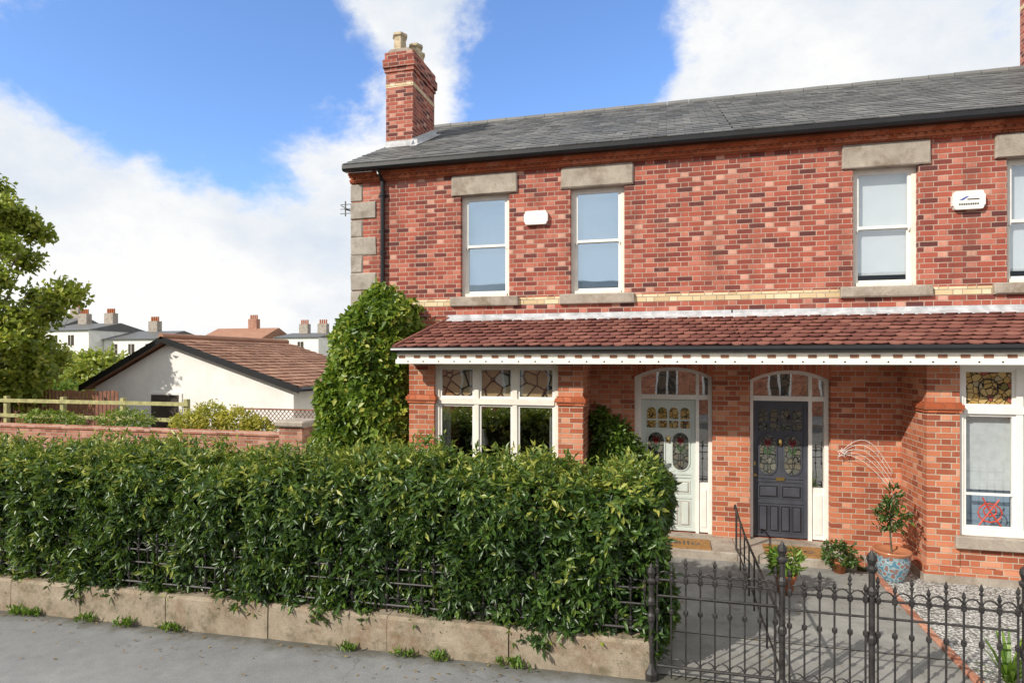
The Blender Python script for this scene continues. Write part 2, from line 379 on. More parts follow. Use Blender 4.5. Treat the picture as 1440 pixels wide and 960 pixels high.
for yy in (6.5,7.4,8.2): g.box(-.1,2.54,yy,yy+.012,-.01,.0095,SOIL)
g.obj('path_joints')
# ------------------------------------------------------------------ house
W=9.7;B=8.8;PX=.94
def wall(acc,x0,x1,z0,z1,y0,y1,ops,mat):
    xs=sorted(set([x0,x1]+[v for o in ops for v in o[:2] if x0<v<x1])); zs=sorted(set([z0,z1]+[v for o in ops for v in o[2:] if z0<v<z1]))
    for i in range(len(xs)-1):
        for j in range(len(zs)-1):
            cx=(xs[i]+xs[i+1])/2; cz=(zs[j]+zs[j+1])/2
            if any(o[0]<cx<o[1] and o[2]<cz<o[3] for o in ops): continue
            acc.box(xs[i],xs[i+1],y0,y1,zs[j],zs[j+1],mat)
def sash(a,x0,x1,z0,z1,upper,lower,lowfrac=1.,gl=None):
    gl=gl or GLASS
    y=W+.09; f=.06
    a.box(x0,x0+f,y,y+.1,z0,z1,CREAM); a.box(x1-f,x1,y,y+.1,z0,z1,CREAM)
    a.box(x0+f,x1-f,y,y+.1,z1-f,z1,CREAM); a.box(x0+f,x1-f,y-.02,y+.1,z0,z0+f*1.1,CREAM)
    xa,xb=x0+f,x1-f; zm=(z0+z1)/2
    for (za,zb,yy,bl) in ((zm-.02,z1-f,y+.02,upper),(z0+f*1.1,zm+.018,y+.055,lower)):
        r=.042
        a.box(xa,xa+r,yy,yy+.032,za,zb,WHITE); a.box(xb-r,xb,yy,yy+.032,za,zb,WHITE)
        a.box(xa+r,xb-r,yy,yy+.032,zb-r,zb,WHITE); a.box(xa+r,xb-r,yy,yy+.032,za,za+r,WHITE)
        a.box(xa+r,xb-r,yy+.014,yy+.018,za+r,zb-r,gl)
    for xx in (xa+.005,xb-.04): a.prism([(xx,zm-.02),(xx+.035,zm-.02),(xx+.02,zm-.07)],'y',y+.02,y+.05,WHITE)
    a.box(xa-.03,xb+.03,y+.125,y+.135,zm,z1,upper)
    zl=z0+(zm-z0)*(1-lowfrac)
    a.box(xa-.03,xb+.03,y+.125,y+.135,zl,zm-.001,lower)
def lintel(a,x0,x1,z0,z1,b=.018): a.bbox(x0,x1,W-.045,W+.12,z0,z1,GRAN,b,.006)
def arch_z(x,x0,x1,zs,zt):
    c=(x0+x1)/2; h=(x1-x0)/2; rise=zt-zs; Rr=(h*h+rise*rise)/(2*rise)
    return zt-Rr+math.sqrt(max(Rr*Rr-(x-c)**2,0))
def door_unit(par,x0,x1,zs,zt,dx0,dx1,sx0,sx1,dm,glow):
    a=Acc(); n=14
    xs=[x0+(x1-x0)*i/n for i in range(n+1)]
    for i in range(n):
        z_a=arch_z(xs[i],x0,x1,zs,zt); z_b=arch_z(xs[i+1],x0,x1,zs,zt)
        a.prism([(xs[i],z_a),(xs[i+1],z_b),(xs[i+1],zt+.002),(xs[i],zt+.002)],'y',W,W+.3,BR_LO)
        a.prism([(xs[i],z_a-.002),(xs[i+1],z_b-.002),(xs[i+1],z_b+.21),(xs[i],z_a+.21)],'y',W-.012,W+.05,BR_SOL)
    a.obj('door_arch',par)
    f=Acc(); y=W+.13; y1=W+.25
    def post(xa,xb,za,zb,mat=WHITE,yy=y,ye=y1): f.box(xa,xb,yy,ye,za,zb,mat)
    post(x0,dx0,.12,zs); post(sx1,x1,.12,zs); post(dx1,sx0,.12,zt-.03)
    f.box(dx0,dx1,y-.01,y1,2.18,2.25,WHITE); f.box(sx0,sx1,y-.01,y1,2.18,2.25,WHITE)
    for i in range(n):
        z_a=arch_z(xs[i],x0,x1,zs,zt); z_b=arch_z(xs[i+1],x0,x1,zs,zt)
        f.prism([(xs[i],z_a-.055),(xs[i+1],z_b-.055),(xs[i+1],z_b+.01),(xs[i],z_a+.01)],'y',y-.012,y1-.003,WHITE)
    mx=(dx0+dx1)/2
    f.box(x0+.01,x1-.01,y+.05,y+.056,2.25,zt-.01,GLASSB)
    f.box(x0+.01,x1-.01,y+.1,y+.105,2.25,zt-.01,STP)
    f.box(sx0,sx1,y+.02,y+.08,.14,.9,WHITE); f.box(sx0+.03,sx1-.03,y+.008,y+.02,.22,.8,WHITE)
    f.box(sx0,sx1,y+.05,y+.056,.9,2.18,GLASSB); f.box(sx0,sx1,y+.09,y+.095,1.0,2.1,STG)
    f.obj('door_frame',par)
    d=Acc(); yd=y+.05; w=dx1-dx0
    d.box(dx0,dx1,yd,yd+.05,.14,2.18,dm)
    def panel(xa,xb,za,zb):
        d.box(xa-.018,xb+.018,yd-.008,yd+.001,za-.018,zb+.018,dm)
        d.box(xa,xb,yd-.0086,yd-.0078,za,zb,BLACK if dm is DOORD else STONE)
        d.bbox(xa+.012,xb-.012,yd-.018,yd,za+.012,zb-.012,dm,.012)
    def X(t): return dx0+w*t
    for (xa,xb) in ((0,.07),(.93,1)): d.box(X(xa),X(xb),yd-.014,yd,.14,2.18,dm)
    for z in (.16,.66,.98,1.03,2.14): d.box(X(.07),X(.93),yd-.014,yd,z-.02,z+.02,dm)
    for i in range(4): 
        xa=.11+i*.205; panel(X(xa),X(xa+.165),.22,.6)
    for i in range(2): 
        xa=.12+i*.42; panel(X(xa),X(xa+.34),.73,.9)
    def light(xa,xb,za,zb,mat):
        c=(xa+xb)/2; h=(xb-xa)/2; rz=min(h*1.0,(zb-za)/3)
        def out(hh,rr): 
            p=[]
            for i in range(9): t=math.pi*i/8; p.append((c+hh*math.cos(t),zb-rz+rr*math.sin(t)))
            for i in range(9): t=math.pi+math.pi*i/8; p.append((c+hh*math.cos(t),za+rz+rr*math.sin(t)))
            return p
        d.prism(out(h+.022,rz+.022),'y',yd-.014,yd-.001,dm); d.prism(out(h,rz),'y',yd-.018,yd-.0145,mat)
        yy=yd-.021; zc=zb-rz*1.1
        for s_ in (-1,0,1):
            d.prism([(c+s_*.03+.022*math.cos(t*math.pi/4),zc+.05*math.sin(t*math.pi/4)+abs(s_)*.02) for t in range(8)],'y',yy,yd-.0175,MOTR)
        for s_ in (-1,1):
            d.prism([(c,zc-.18),(c+s_*.05,zc-.12),(c+s_*.055,zc-.03),(c+s_*.02,zc-.10)],'y',yy,yd-.0175,MOTG)
        d.tube([(c,yy,zc-.05),(c,yy,za+.02)],.004,LEADC,4); d.tube([(c-h*.97,yy,zc-.06),(c,yy,zc-.09),(c+h*.97,yy,zc-.06)],.003,LEADC,4); d.tube([(c-h*.9,yy,za+.16),(c+h*.9,yy,za+.16)],.003,LEADC,4)
    light(X(.13),X(.42),1.08,1.66,STG); light(X(.58),X(.87),1.08,1.66,STG)
    for i in range(4):
        xa=.11+i*.205; 
        c=(X(xa)+X(xa+.165))/2; h=(X(xa+.165)-X(xa))/2
        p=[(c+h*math.cos(math.pi*t/6),1.98+.07*math.sin(math.pi*t/6)) for t in range(7)]+[(c-h,1.87),(c+h,1.87)]
        d.prism(p,'y',yd-.012,yd-.001,STA if glow else STG)
        d.box(c-h,c+h,yd-.012,yd-.001,1.73,1.84,STA if glow else STG)
    d.box(mx-.06,mx+.06,yd-.03,yd-.015,.985,1.035,BRASS)
    d.lathe(mx,yd-.02,[(.0,1.5),(.02,1.51),(.03,1.55),(.02,1.6),(.0,1.61)],BRASS,8)
    d.tube([(X(.04),yd-.05,1.06),(X(.04),yd,1.06)],.022,BRASS,8)
    d.box(X(.02),X(.05),yd-.016,yd-.0145,1.2,1.26,BRASS)
    d.obj('front_door',par)
def bay(par,x0,x1,wx0,wx1,kind):
    a=Acc()
    for (xa,xb) in ((x0,wx0),(wx1,x1)):
        a.box(xa,xb,B,B+.34,-.2,2.78,BR_LO)
    a.box(wx0,wx1,B+.02,B+.3,-.2,.44,BR_LO)
    a.box(x0,x0+.3,B+.34,W,-.2,2.78,BR_LO); a.box(x1-.3,x1,B+.34,W,-.2,2.78,BR_LO)
    for (xa,xb) in ((x0,wx0),(wx1,x1)):
        a.box(xa-.02,xb+.02,B-.02,B+.36,2.13,2.17,TERRA); a.box(xa-.04,xb+.04,B-.04,B+.38,2.17,2.23,TERRA); a.box(xa-.02,xb+.02,B-.02,B+.36,2.23,2.26,TERRA)
    for k_,(o,za,zb) in enumerate(((.05,-.2,.10),(.03,.10,.2))):
        a.box(x0-o,x1+o,B-o,B+.001,za,zb,GRAN if k_==0 else BR_LO); 
        a.box(x0-o,x0-.001,B+.002,W-.002,za,zb,GRAN if k_==0 else BR_LO); a.box(x1+.001,x1+o,B+.002,W-.002,za,zb,GRAN if k_==0 else BR_LO)
    a.bbox(wx0-.06,wx1+.06,B-.06,B+.3,.44,.6,GRAN,.015,.003)
    a.obj('bay_walls',par)
    f=Acc(); y=B+.06; z0,z1=.6,2.74; fr=.065
    C_=CREAM if kind==1 else WHITE
    f.box(wx0,wx0+fr,y,y+.12,z0,z1,C_)
    f.box(wx1-fr,wx1,y,y+.12,z0,z1,C_); f.box(wx0+fr,wx1-fr,y,y+.12,z1-fr,z1,C_); f.box(wx0+fr,wx1-fr,y-.02,y+.12,z0,z0+.08,C_)
    n=3; w=(wx1-wx0-2*fr); mw=.07
    zt=2.12
    f.box(wx0+fr,wx1-fr,y-.015,y+.12,zt,zt+.085,C_)
    for i in range(1,n):
        xm=wx0+fr+w*i/n; f.box(xm-mw/2,xm+mw/2,y-.005,y+.12,z0+.08,zt,C_); f.box(xm-mw/2,xm+mw/2,y-.005,y+.12,zt+.085,z1-fr,C_)
    gl=GLASSB if kind==1 else GLASSC
    for i in range(n):
        xa=wx0+fr+w*i/n+(mw/2 if i else 0); xb=wx0+fr+w*(i+1)/n-(mw/2 if i<n-1 else 0)
        for (za,zb,top) in ((zt+.085,z1-fr,1),(z0+.08,zt,0)):
            r=.035
            f.box(xa,xa+r,y+.02,y+.06,za,zb,WHITE); f.box(xb-r,xb,y+.02,y+.06,za,zb,WHITE); f.box(xa+r,xb-r,y+.02,y+.06,za,za+r,WHITE); f.box(xa+r,xb-r,y+.02,y+.06,zb-r,zb,WHITE)
            f.box(xa+r,xb-r,y+.038,y+.042,za+r,zb-r,STA if (kind==2 and top) else (GLASSC if top else gl))
            if kind==2 and top:
                cx=(xa+xb)/2; cz=(za+zb)/2
                f.tube([(cx+.11*math.cos(t*.5236),y+.03,cz+.12*math.sin(t*.5236)) for t in range(13)],.008,BLACK,5)
            if kind==1 and top: f.box(xa,xb,y+.062,y+.066,za,zb,STP)  # backing pane with the reflection put into its colour
        if kind==2:
            f.box(xa-.02,xb+.02,y+.13,y+.135,z0+.55,zt+.02,CURT); f.box(xa-.02,xb+.02,y+.20,y+.205,z0+.05,z0+.6,BLINDG)
            f.box(xa+r,xb-r,y+.005,y+.03,z0+.5,z0+.53,WHITE)
    if kind==2:
        cx=wx0+fr+w/6
        for rr,oz in ((.13,.28),(.07,.30)):
            f.tube([(cx+rr*math.cos(t*.5236),y+.03,z0+oz+rr*.9*math.sin(t*.5236)) for t in range(13)],.009,REDP,5)
        f.tube([(cx-.12,y+.03,z0+.12),(cx,y+.03,z0+.3),(cx+.1,y+.03,z0+.45)],.009,REDP,5); f.tube([(cx+.12,y+.03,z0+.12),(cx,y+.03,z0+.3),(cx-.08,y+.03,z0+.47)],.009,REDP,5)
    if kind==1:
        for cx in (wx0+.06,wx1-.16):
            for q in range(4): f.tube([(cx+q*.03,B+.28+.012*(q%2),.7),(cx+q*.03,B+.28+.012*(q%2),2.15)],.02,CURT,6)
        f.box(wx0+.3,wx1-.3,B+.40,B+.75,.1,1.12,WOODR)
        f.lathe(wx0+.55,B+.58,[(.07,1.12),(.03,1.2),(.05,1.32),(.02,1.42),(.15,1.44),(.09,1.68)],CURT,12)
        f.box(wx0+.95,wx0+1.2,B+.5,B+.52,1.12,1.45,BRASS); f.box(wx0+.98,wx0+1.17,B+.495,B+.4995,1.15,1.42,WARM)
        f.lathe(wx1-.5,B+.58,[(.06,1.12),(.1,1.22),(.05,1.34),(.07,1.37)],TCOT,12)
        f.box(wx0+.05,wx1-.05,B+2.6,B+2.65,.1,2.9,WARM)
    f.obj('bay_window',par)
def canopy(par,x0,x1,left=0.,right=0.):
    ye,ze,yt,zt_=8.40,2.97,W-.0,3.46
    L=math.hypot(yt-ye,zt_-ze)
    a=Acc()
    l=left*L; r=right*L
    vs=[(x0+.01,ye+.01,ze-.012),(x1-.01*(right>0),ye+.01,ze-.012),(x1-r,yt-.002,zt_-.012),(x0+l,yt-.002,zt_-.012),
        (x0+.01,ye+.01,ze-.05),(x1-.01*(right>0),ye+.01,ze-.05),(x1-r,yt-.002,ze-.05),(x0+l,yt-.002,ze-.05)]
    a.add(vs,[(0,1,2,3),(4,5,6,7),(0,1,5,4),(1,2,6,5),(3,0,4,7)],CLAY)
    tiles(a,(x0,ye-.01,ze),(1,0,0),(0,yt-ye,zt_-ze),x1-x0,L,.17,.15,CLAY,True,left,right,.026)
    a.obj('canopy_tiles',par)
    b=Acc()
    b.box(x0+l-.02,x1-r+(.02 if right else 0),W-.022,W-.001,3.44,3.54,LEAD)
    b.prism([(W-.16,3.42),(W-.02,3.475),(W-.02,3.495),(W-.16,3.44)],'x',x0+l,x1-r,LEAD)
    if left: b.tube([(x0,ye-.01,ze+.02),(x0+l,yt,zt_+.02)],.035,CLAY,8)
    if right: b.tube([(x1,ye-.01,ze+.02),(x1-r,yt,zt_+.02)],.035,CLAY,8)
    b.tube([(x0-.03*(left>0),ye-.03,2.935),(x1+.03*(right>0),ye-.03,2.935)],.045,BLACK,10)
    xa,xb=x0+.03*(left>0),x1-.03*(right>0)
    b.box(xa,xb,8.43,8.475,2.735,2.93,CREAM)
    b.box(xa,xb,8.41,8.429,2.87,2.885,WHITE)
    b.box(xa,xb,8.375,8.429,2.735,2.80,WHITE)
    x=x0+.06
    while x<xb-.1:
        b.box(x,x+.10,8.424,8.4295,2.815,2.855,WOODR); b.tube([(x+.17,8.3745,2.767),(x+.17,8.3755,2.767)],.012,BLACK,8); x+=.24
    b.box(x0+.05,x1-.05*(right>0),8.476,W-.002,2.80,2.82,CREAM)
    b.obj('canopy_fascia',par)
E=[]
for idx in (1,2):
    par=empty('brick_house'); E.append(par)
    if idx==1: X0,X1=-5.37,PX; wins=[(-3.36,-2.52),(-1.51,-.66)]; dr=(-.507,.654,2.53,2.68); bx=(-3.89,-1.185,-3.48,-1.55)
    else: X0,X1=PX,7.25; wins=[(2.57,3.40),(4.46,5.30)]; dr=(1.187,2.28,2.50,2.64); bx=(3.175,5.88,3.54,5.47)
    zt,zb=5.55,3.83
    a=Acc()
    wall(a,X0,X1,-.3,3.5,W,W+.3,[(dr[0],dr[1],.12,dr[3]),(bx[2],bx[3],.5,2.74)],BR_LO)
    wall(a,X0,X1,3.5,6.02,W,W+.3,[(w[0],w[1],zb,zt) for w in wins],BR_UP)
    gx=(X0,X0+.28) if idx==1 else (X1-.28,X1)
    a.prism([(W+.301,-.3),(17.699,-.3),(17.699,6.02),(13.7,8.12),(W+.301,6.1)],'x',gx[0],gx[1],RENDER)
    a.box(X0,X1,17.7,18.,-.3,6.02,RENDER)
    a.obj('walls',par)
    r=Acc()
    r.box(X0+.3,X1-.05,12.6,12.7,-.2,6,DARK); r.box(X0+.3,X1-.05,W+.302,12.6,3.1,3.2,DARK); r.box(X0+.3,X1-.05,W+.302,12.6,.0,.1,WOODR); r.box(X0+.3,X1-.05,W+.302,12.6,5.9,5.95,DARK)
    pxx=(-.7,-.62) if idx==1 else (2.45,2.53)
    r.box(pxx[0],pxx[1],W+.302,12.6,.1,3.1,CREAM)
    r.obj('interior',par)
    s=Acc()
    for w in wins:
        lintel(s,w[0]-.15,w[1]+.14,zt-.03,5.855); s.bbox(w[0]-.17,w[1]+.16,W-.07,W+.1,3.68,zb+.005,GRAN,.014,.004)
    if idx==1:
        k_=0; zz=5.855
        while zz>-.1:
            wd=.47 if k_%2 else .21; s.bbox(X0-.02,X0+wd,W-.022,W+.2+(.2 if not k_%2 else 0),zz-.305,zz-.004,STONE,.016,.006); zz-=.31; k_+=1
    s.obj('stone_dressings',par)
    b=Acc()
    xs=[X0+(.0 if idx==2 else .49)]+sum([[w[0]-.172,w[1]+.162] for w in wins],[])+[X1]
    for i in range(0,len(xs),2): b.box(xs[i],xs[i+1],W-.006,W+.05,3.69,3.805,BR_CREAM)
    b.obj('string_course',par)
    c=Acc()
    for (o,za,zb_) in ((.03,5.865,5.895),(.055,5.895,5.925),(.075,5.96,5.99),(.11,5.99,6.03)): c.box(X0-.02*(idx==1),X1+.02*(idx==2),W-o,W+.1,za,zb_,TERRA)
    c.box(X0,X1,W-.05,W+.1,5.925,5.96,TERRA)
    x=X0+.02
    while x<X1-.04: c.box(x,x+.055,W-.072,W-.049,5.926,5.959,TERRA); x+=.105
    x=X0+.02
    while x<X1-.05: c.tube([(x,W-.035,5.880),(x+.05,W-.035,5.880)],.012,TERRA,6); x+=.07
    c.obj('cornice',par)
    g=Acc(); gy=9.47
    gx0,gx1=X0-(.03 if idx==1 else 0),X1+(.03 if idx==2 else 0)
    pr=[(gy-.065,6.11),(gy-.065,6.05),(gy-.04,6.015),(gy+.03,6.015),(gy+.06,6.05),(gy+.06,6.11)]
    g.prism(pr,'x',gx0,gx1,BLACK); g.box(gx0,gx1,gy+.061,gy+.085,6.02,6.11,BLACK)
    if idx==1:
        px_=-4.755
        g.tube([(px_,gy,6.02),(px_,gy+.02,5.96),(px_,W-.06,5.86),(px_,W-.06,5.6),(px_,W-.06,.0)],.038,BLACK,10)
        for z in (5.6,4.6,3.6): g.tube([(px_,W-.06,z),(px_,W-.06,z+.06)],.05,BLACK,10)
        g.prism([(gy,6.03),(13.7,8.2),(13.7,8.32),(gy,6.14)],'x',X0-.05,X0-.03,BLACK)
    g.obj('gutter',par)
    rf=Acc(); ye,ze,yr,zr=9.45,6.135,13.7,8.32
    rf.prism([(ye+.02,ze-.012),(yr,zr-.03),(18.1,ze-.1),(18.1,ze-.16),(yr,zr-.2),(ye+.02,ze-.06)],'x',X0-(.029 if idx==1 else 0),X1+(.03 if idx==2 else 0),SLATE)
    tiles(rf,(X0-(.05 if idx==1 else 0),ye,ze),(1,0,0),(0,yr-ye,zr-ze),X1-X0+(.05 if idx==1 else 0),math.hypot(yr-ye,zr-ze),.27,.2,SLATE,False,0,0,.014)
    x=X0-.04
    while x<X1: 
        rf.tube([(x,yr,zr-.02),(min(x+.44,X1),yr,zr-.02+random.uniform(-.006,.006))],.085,SLATE,10,lc=random.uniform(.7,1)); x+=.45
    rf.obj('roof',par)
    ch=Acc()
    if idx==1: cx0,cx1,cy0,cy1,ztp=-5.37,-4.80,11.04,12.16,8.80
    else: cx0,cx1,cy0,cy1,ztp=6.70,7.25,12.9,14.1,10.3
    ch.box(cx0,cx1,cy0,cy1,6.2,ztp-.38,BR_UP)
    ch.box(cx0-.004,cx1+.004,cy0-.004,cy1+.004,ztp-.68,ztp-.61,BR_CREAM)
    for i,(o,h) in enumerate(((.025,.08),(.05,.08),(.05,.08),(.02,.14))):
        zz=ztp-.38+sum((.08,.08,.08,.14)[:i]); ch.box(cx0-o,cx1+o,cy0-o,cy1+o,zz,zz+h-.0005,BR_UP)
    ch.prism([(cx0,ztp),(cx1,ztp),(cx1-.1,ztp+.07),(cx0+.1,ztp+.07)],'y',cy0,cy1,GRAN)
    for i in range(3):
        yy=cy0+.2+i*(cy1-cy0-.4)/2; hh=(.44,.38,.40)[i]
        ch.lathe((cx0+cx1)/2+(-.08,.1,0)[i],yy,[(.17,ztp+.03),(.17,ztp+.08),(.14,ztp+.1),(.125,ztp+hh-.08),(.16,ztp+hh-.05),(.15,ztp+hh),(.10,ztp+hh),(.08,ztp+hh-.1)],POTST,6)
    m_=(zr-ze)/(yr-ye)
    if idx==1:
        zf=lambda y:ze+(y-ye)*m_
        ch.prism([(cy0-.15,zf(cy0-.15)+.02),(cy1+.1,zf(cy1+.1)+.02),(cy1+.1,zf(cy1+.1)+.14),(cy0-.0,zf(cy0)+.14)],'x',cx1+.001,cx1+.012,LEAD)
        ch.prism([(cy0-.16,zf(cy0-.16)+.015),(cy1,zf(cy1)+.015),(cy1,zf(cy1)+.03),(cy0-.16,zf(cy0-.16)+.03)],'x',cx1+.012,cx1+.14,LEAD)
        ch.box(cx0,cx1+.1,cy0-.02,cy0-.002,zf(cy0)-.05,zf(cy0)+.11,LEAD)
    ch.obj('chimney',par)
    wn=Acc()
    if idx==1: 
        for w in wins: sash(wn,w[0],w[1],zb,zt,BLINDG,BLINDG)
    else:
        for w in wins: sash(wn,w[0],w[1],zb,zt,BLIND,BLIND,.78,GLASSC)
    wn.obj('sash_windows',par)
    if idx==1: door_unit(par,dr[0],dr[1],dr[2],dr[3],-.408,.417,.465,.60,DOORG,True); bay(par,*bx,1); canopy(par,-3.95,PX,.28,0)
    else: door_unit(par,dr[0],dr[1],dr[2],dr[3],1.245,2.01,2.06,2.225,DOORD,False); bay(par,*bx,2); canopy(par,PX,5.92,0,.28)
    st=Acc()
    if idx==1: st.bbox(-.62,PX,8.95,W+.13,-.05,.125,GRAN,.012,.002)
    else: st.bbox(PX+.002,2.42,8.95,W+.13,-.05,.123,GRAN,.012,.002)
    st.obj('doorstep',par)
def alarm(x0,x1,z0,z1,name,txt=False):
    a=Acc(); p=[]; cx=(x0+x1)/2;cz=(z0+z1)/2;w=(x1-x0)/2;h=(z1-z0)/2
    for sx,sz in ((1,1),(-1,1),(-1,-1),(1,-1)):
        q=[(cx+sx*w,cz+sz*h*.55),(cx+sx*w*.93,cz+sz*h*.62),(cx+sx*w*.86,cz+sz*h*.95),(cx+sx*w*.78,cz+sz*h)]
        p+= q if sx*sz>0 else q[::-1]
    a.prism(p,'y',W-.07,W-.001,WHITE)
    if txt:
        a.prism([(cx-.12,cz-.0),(cx-.03,cz+.05),(cx+.0,cz+.05),(cx-.07,cz+.0)],'y',W-.073,W-.0705,plain('sign_blue',(.05,.1,.4)))
        a.box(cx-.02,cx+.12,W-.073,W-.0705,cz+.0,cz+.015,BLACK)
        for i in range(9): a.box(cx-.12+i*.027,cx-.12+i*.027+.017,W-.073,W-.0705,cz-.07,cz-.045,BLACK)
    return a.obj(name)
alarm(-2.257,-1.868,4.97,5.19,'alarm_box'); alarm(3.79,4.18,4.85,5.10,'alarm_box',True)
t=Acc()
t.tube([(-5.38,9.9,5.42),(-5.6,9.85,5.48)],.014,SATC); t.tube([(-5.58,9.85,5.35),(-5.58,9.85,5.62)],.012,SATC)
for i,z in enumerate((5.4,5.48,5.56)): t.tube([(-5.68,9.85,z),(-5.48,9.85,z)],.007,SATC)
t.tube([(-5.58,9.7,5.5),(-5.58,10.0,5.5)],.007,SATC)
t.obj('tv_aerial')
def mat_(x,y,z,w,d,rot):
    p=empty('door_mat'); a=Acc(); a.box(-w/2,w/2,-d/2,d/2,0,.018,COIR); o=a.obj('coir',p)
    cu=bpy.data.curves.new('hello','FONT'); cu.body='hello'; cu.size=.26; cu.align_x='CENTER'; cu.align_y='CENTER'; cu.extrude=.001
    to=bpy.data.objects.new('lettering',cu); S.collection.objects.link(to); to.parent=p; to.location=(0,0,.0195); cu.materials.append(BLACK)
    p.location=(x,y,z); p.rotation_euler=(0,0,rot)
mat_(.20,9.22,.126,.78,.46,.0); mat_(1.70,9.22,.124,.78,.46,-.04)
# ------------------------------------------------------------------ kerb plinth + railings
k=Acc(); x=-.13; 
while x>-16:
    L_=random.uniform(1.0,1.35); xa=x-L_
    zt0=.33+.0135*x; zt1=.33+.0135*xa
    zb=-.3
    b=.03; j=lambda:random.uniform(-.006,.006)
    y0=5.48+j(); y1=5.80
    nseg=5
    rows_=[]
    for q in range(nseg+1):
        xx=xa+.005+(L_-.010)*q/nseg; e_=.010 if q in (0,nseg) else 0
        zt_=zt1+(zt0-zt1)*q/nseg; j1,j2=j(),j()*.7
        rows_.append([(xx,y0+e_*.5,zb),(xx,y0+j1+e_*.5,zt_-.16),(xx,y0+j1+e_,zt_-b),(xx,y0+b,zt_+j2-e_*.5),(xx,y1-b,zt_),(xx,y1,zt_-b),(xx,y1,zb)])
    vs=[p for r in rows_ for p in r]; fs=[]
    for q in range(nseg):
        for i in range(6): fs.append((q*7+i,(q+1)*7+i,(q+1)*7+i+1,q*7+i+1))
    fs.append(tuple(range(7))); fs.append(tuple(range(nseg*7+6,nseg*7-1,-1)))
    k.add(vs,fs,GRANK)
    x=xa
ko=k.obj('granite_plinth_wall')
def spear(a,x,y,z0,z1,r=.009):
    a.tube([(x,y,z0),(x,y,z1-.09)],r,IRON,6)
    a.lathe(x,y,[(r,z1-.10),(r*2.1,z1-.09),(r*2.1,z1-.08),(r*.9,z1-.07),(r*2.2,z1-.045),(r*.9,z1-.015),(.001,z1)],IRON,6)
def railing(name,x0,x1,z0f,ztop,y=5.62,gap=.125,arches=True,bot=.1):
    p=empty(name); a=Acc(); n=max(2,int(round((x1-x0)/gap))); st=(x1-x0)/n
    zt=lambda x: ztop+ (.0135*x if x<0 else 0); zb=lambda x: z0f+(.0135*x if x<0 else 0)
    for zz in (-.20,-.34):
        a.tube([(x0,y,zt(x0)+zz),(x1,y,zt(x1)+zz)],.010,IRON,6)
    a.tube([(x0,y,zb(x0)+bot),(x1,y,zb(x1)+bot)],.013,IRON,6)
    for i in range(n+1):
        x=x0+st*i; hi=i%2==0
        spear(a,x+random.uniform(-.002,.002),y,zb(x),zt(x) - (0 if hi else .07),.008)
        a.lathe(x,y,[(.01,zt(x)-.5),(.021,zt(x)-.49),(.021,zt(x)-.46),(.01,zt(x)-.45)],IRON,6)
        a.lathe(x,y,[(.01,zt(x)-.23),(.021,zt(x)-.22),(.021,zt(x)-.18),(.01,zt(x)-.17)],IRON,6)
        if arches and i<n:
            a.tube([(x+st/2-st/2*math.cos(t*math.pi/6),y,zt(x)-.20+st*.62*math.sin(t*math.pi/6)) for t in range(7)],.007,IRON,5)
            a.tube([(x+st/2-st/2*math.cos(t*math.pi/6),y,zb(x)+bot+.0+st*.6*math.sin(t*math.pi/6)) for t in range(7)],.006,IRON,5)
    a.obj('bars',p); return p
def ipost(x,y,z1,name='gate_post'):
    a=Acc(); r=.024
    a.lathe(x,y,[(.06,-.05),(.06,.06),(.045,.09),(r,.14),(r,.5),(.036,.52),(.036,.56),(r,.58),(r,z1-.36),(.038,z1-.34),(.038,z1-.31),(r,z1-.28),(r,z1-.17),(.042,z1-.15),(.046,z1-.13),(.024,z1-.11),(.042,z1-.06),(.036,z1-.03),(.018,z1-.01),(.001,z1+.02)],IRON,8)
    return a.obj(name)
railing('iron_railing',-13,-.2,.30,.96,5.585)
railing('iron_gate',-.09,.87,.03,1.08,5.5,.115)
railing('iron_gate',.98,1.55,.03,1.06,5.5,.11)
railing('iron_railing',1.64,2.60,.02,1.06,5.5,.12)
railing('iron_railing',2.70,6.2,.02,1.06,5.5,.12)
for x,z in ((-.14,1.0),(.924,1.27),(1.595,1.25),(2.65,1.22),(6.25,1.2)): ipost(x,5.5,z)
q=Acc(); q.bbox(1.64,6.3,5.44,5.56,-.1,.035,GRAN,.01); q.obj('kerb_stone')
d=Acc()
d.tube([(.93,5.55,.60),(.93,8.1,.60),(.93,8.9,.66),(.93,9.25,.72)],.015,IRON,6); d.tube([(.93,5.55,.16),(.93,9.0,.18)],.010,IRON,6)
y=5.9
while y<9.2: d.tube([(.93,y,0),(.93,y,.60 if y<8.2 else .64)],.010,IRON,6); y+=.45
d.tube([(.93,9.25,.72),(.93,9.3,.70),(.93,9.32,.64)],.014,IRON,6); d.tube([(.93,9.1,.1),(.93,9.1,.69)],.014,IRON,6)
d.obj('path_handrail')
# ------------------------------------------------------------------ pots and plants
def pot(name,x,y,r,h,mat,glaze=False):
    p=empty(name); a=Acc()
    if glaze: prof=[(r*.62,0.),(r*.66,.02),(r*.95,h*.45),(r*1.02,h*.7),(r*.95,h*.88),(r*1.1,h*.94),(r*1.1,h),(r*.98,h),(r*.9,h*.93)]
    else: prof=[(r*.65,0.),(r*.9,h*.78),(r*1.05,h*.8),(r*1.08,h),(r*.95,h),(r*.92,h*.9)]
    a.lathe(x,y,[(u,v+.006) for u,v in prof],mat,20); a.obj('pot',p,True)
    s=Acc(); s.lathe(x,y,[(r*.9,h*.9),(r*.9,h*.92)],SOIL,16); s.obj('soil',p); return p
m,nt,out=newmat('blue_glaze'); ps=POS(nt)
v=nt.nodes.new('ShaderNodeTexVoronoi'); v.inputs['Scale'].default_value=18; lk(nt,ps,v.inputs['Vector'])
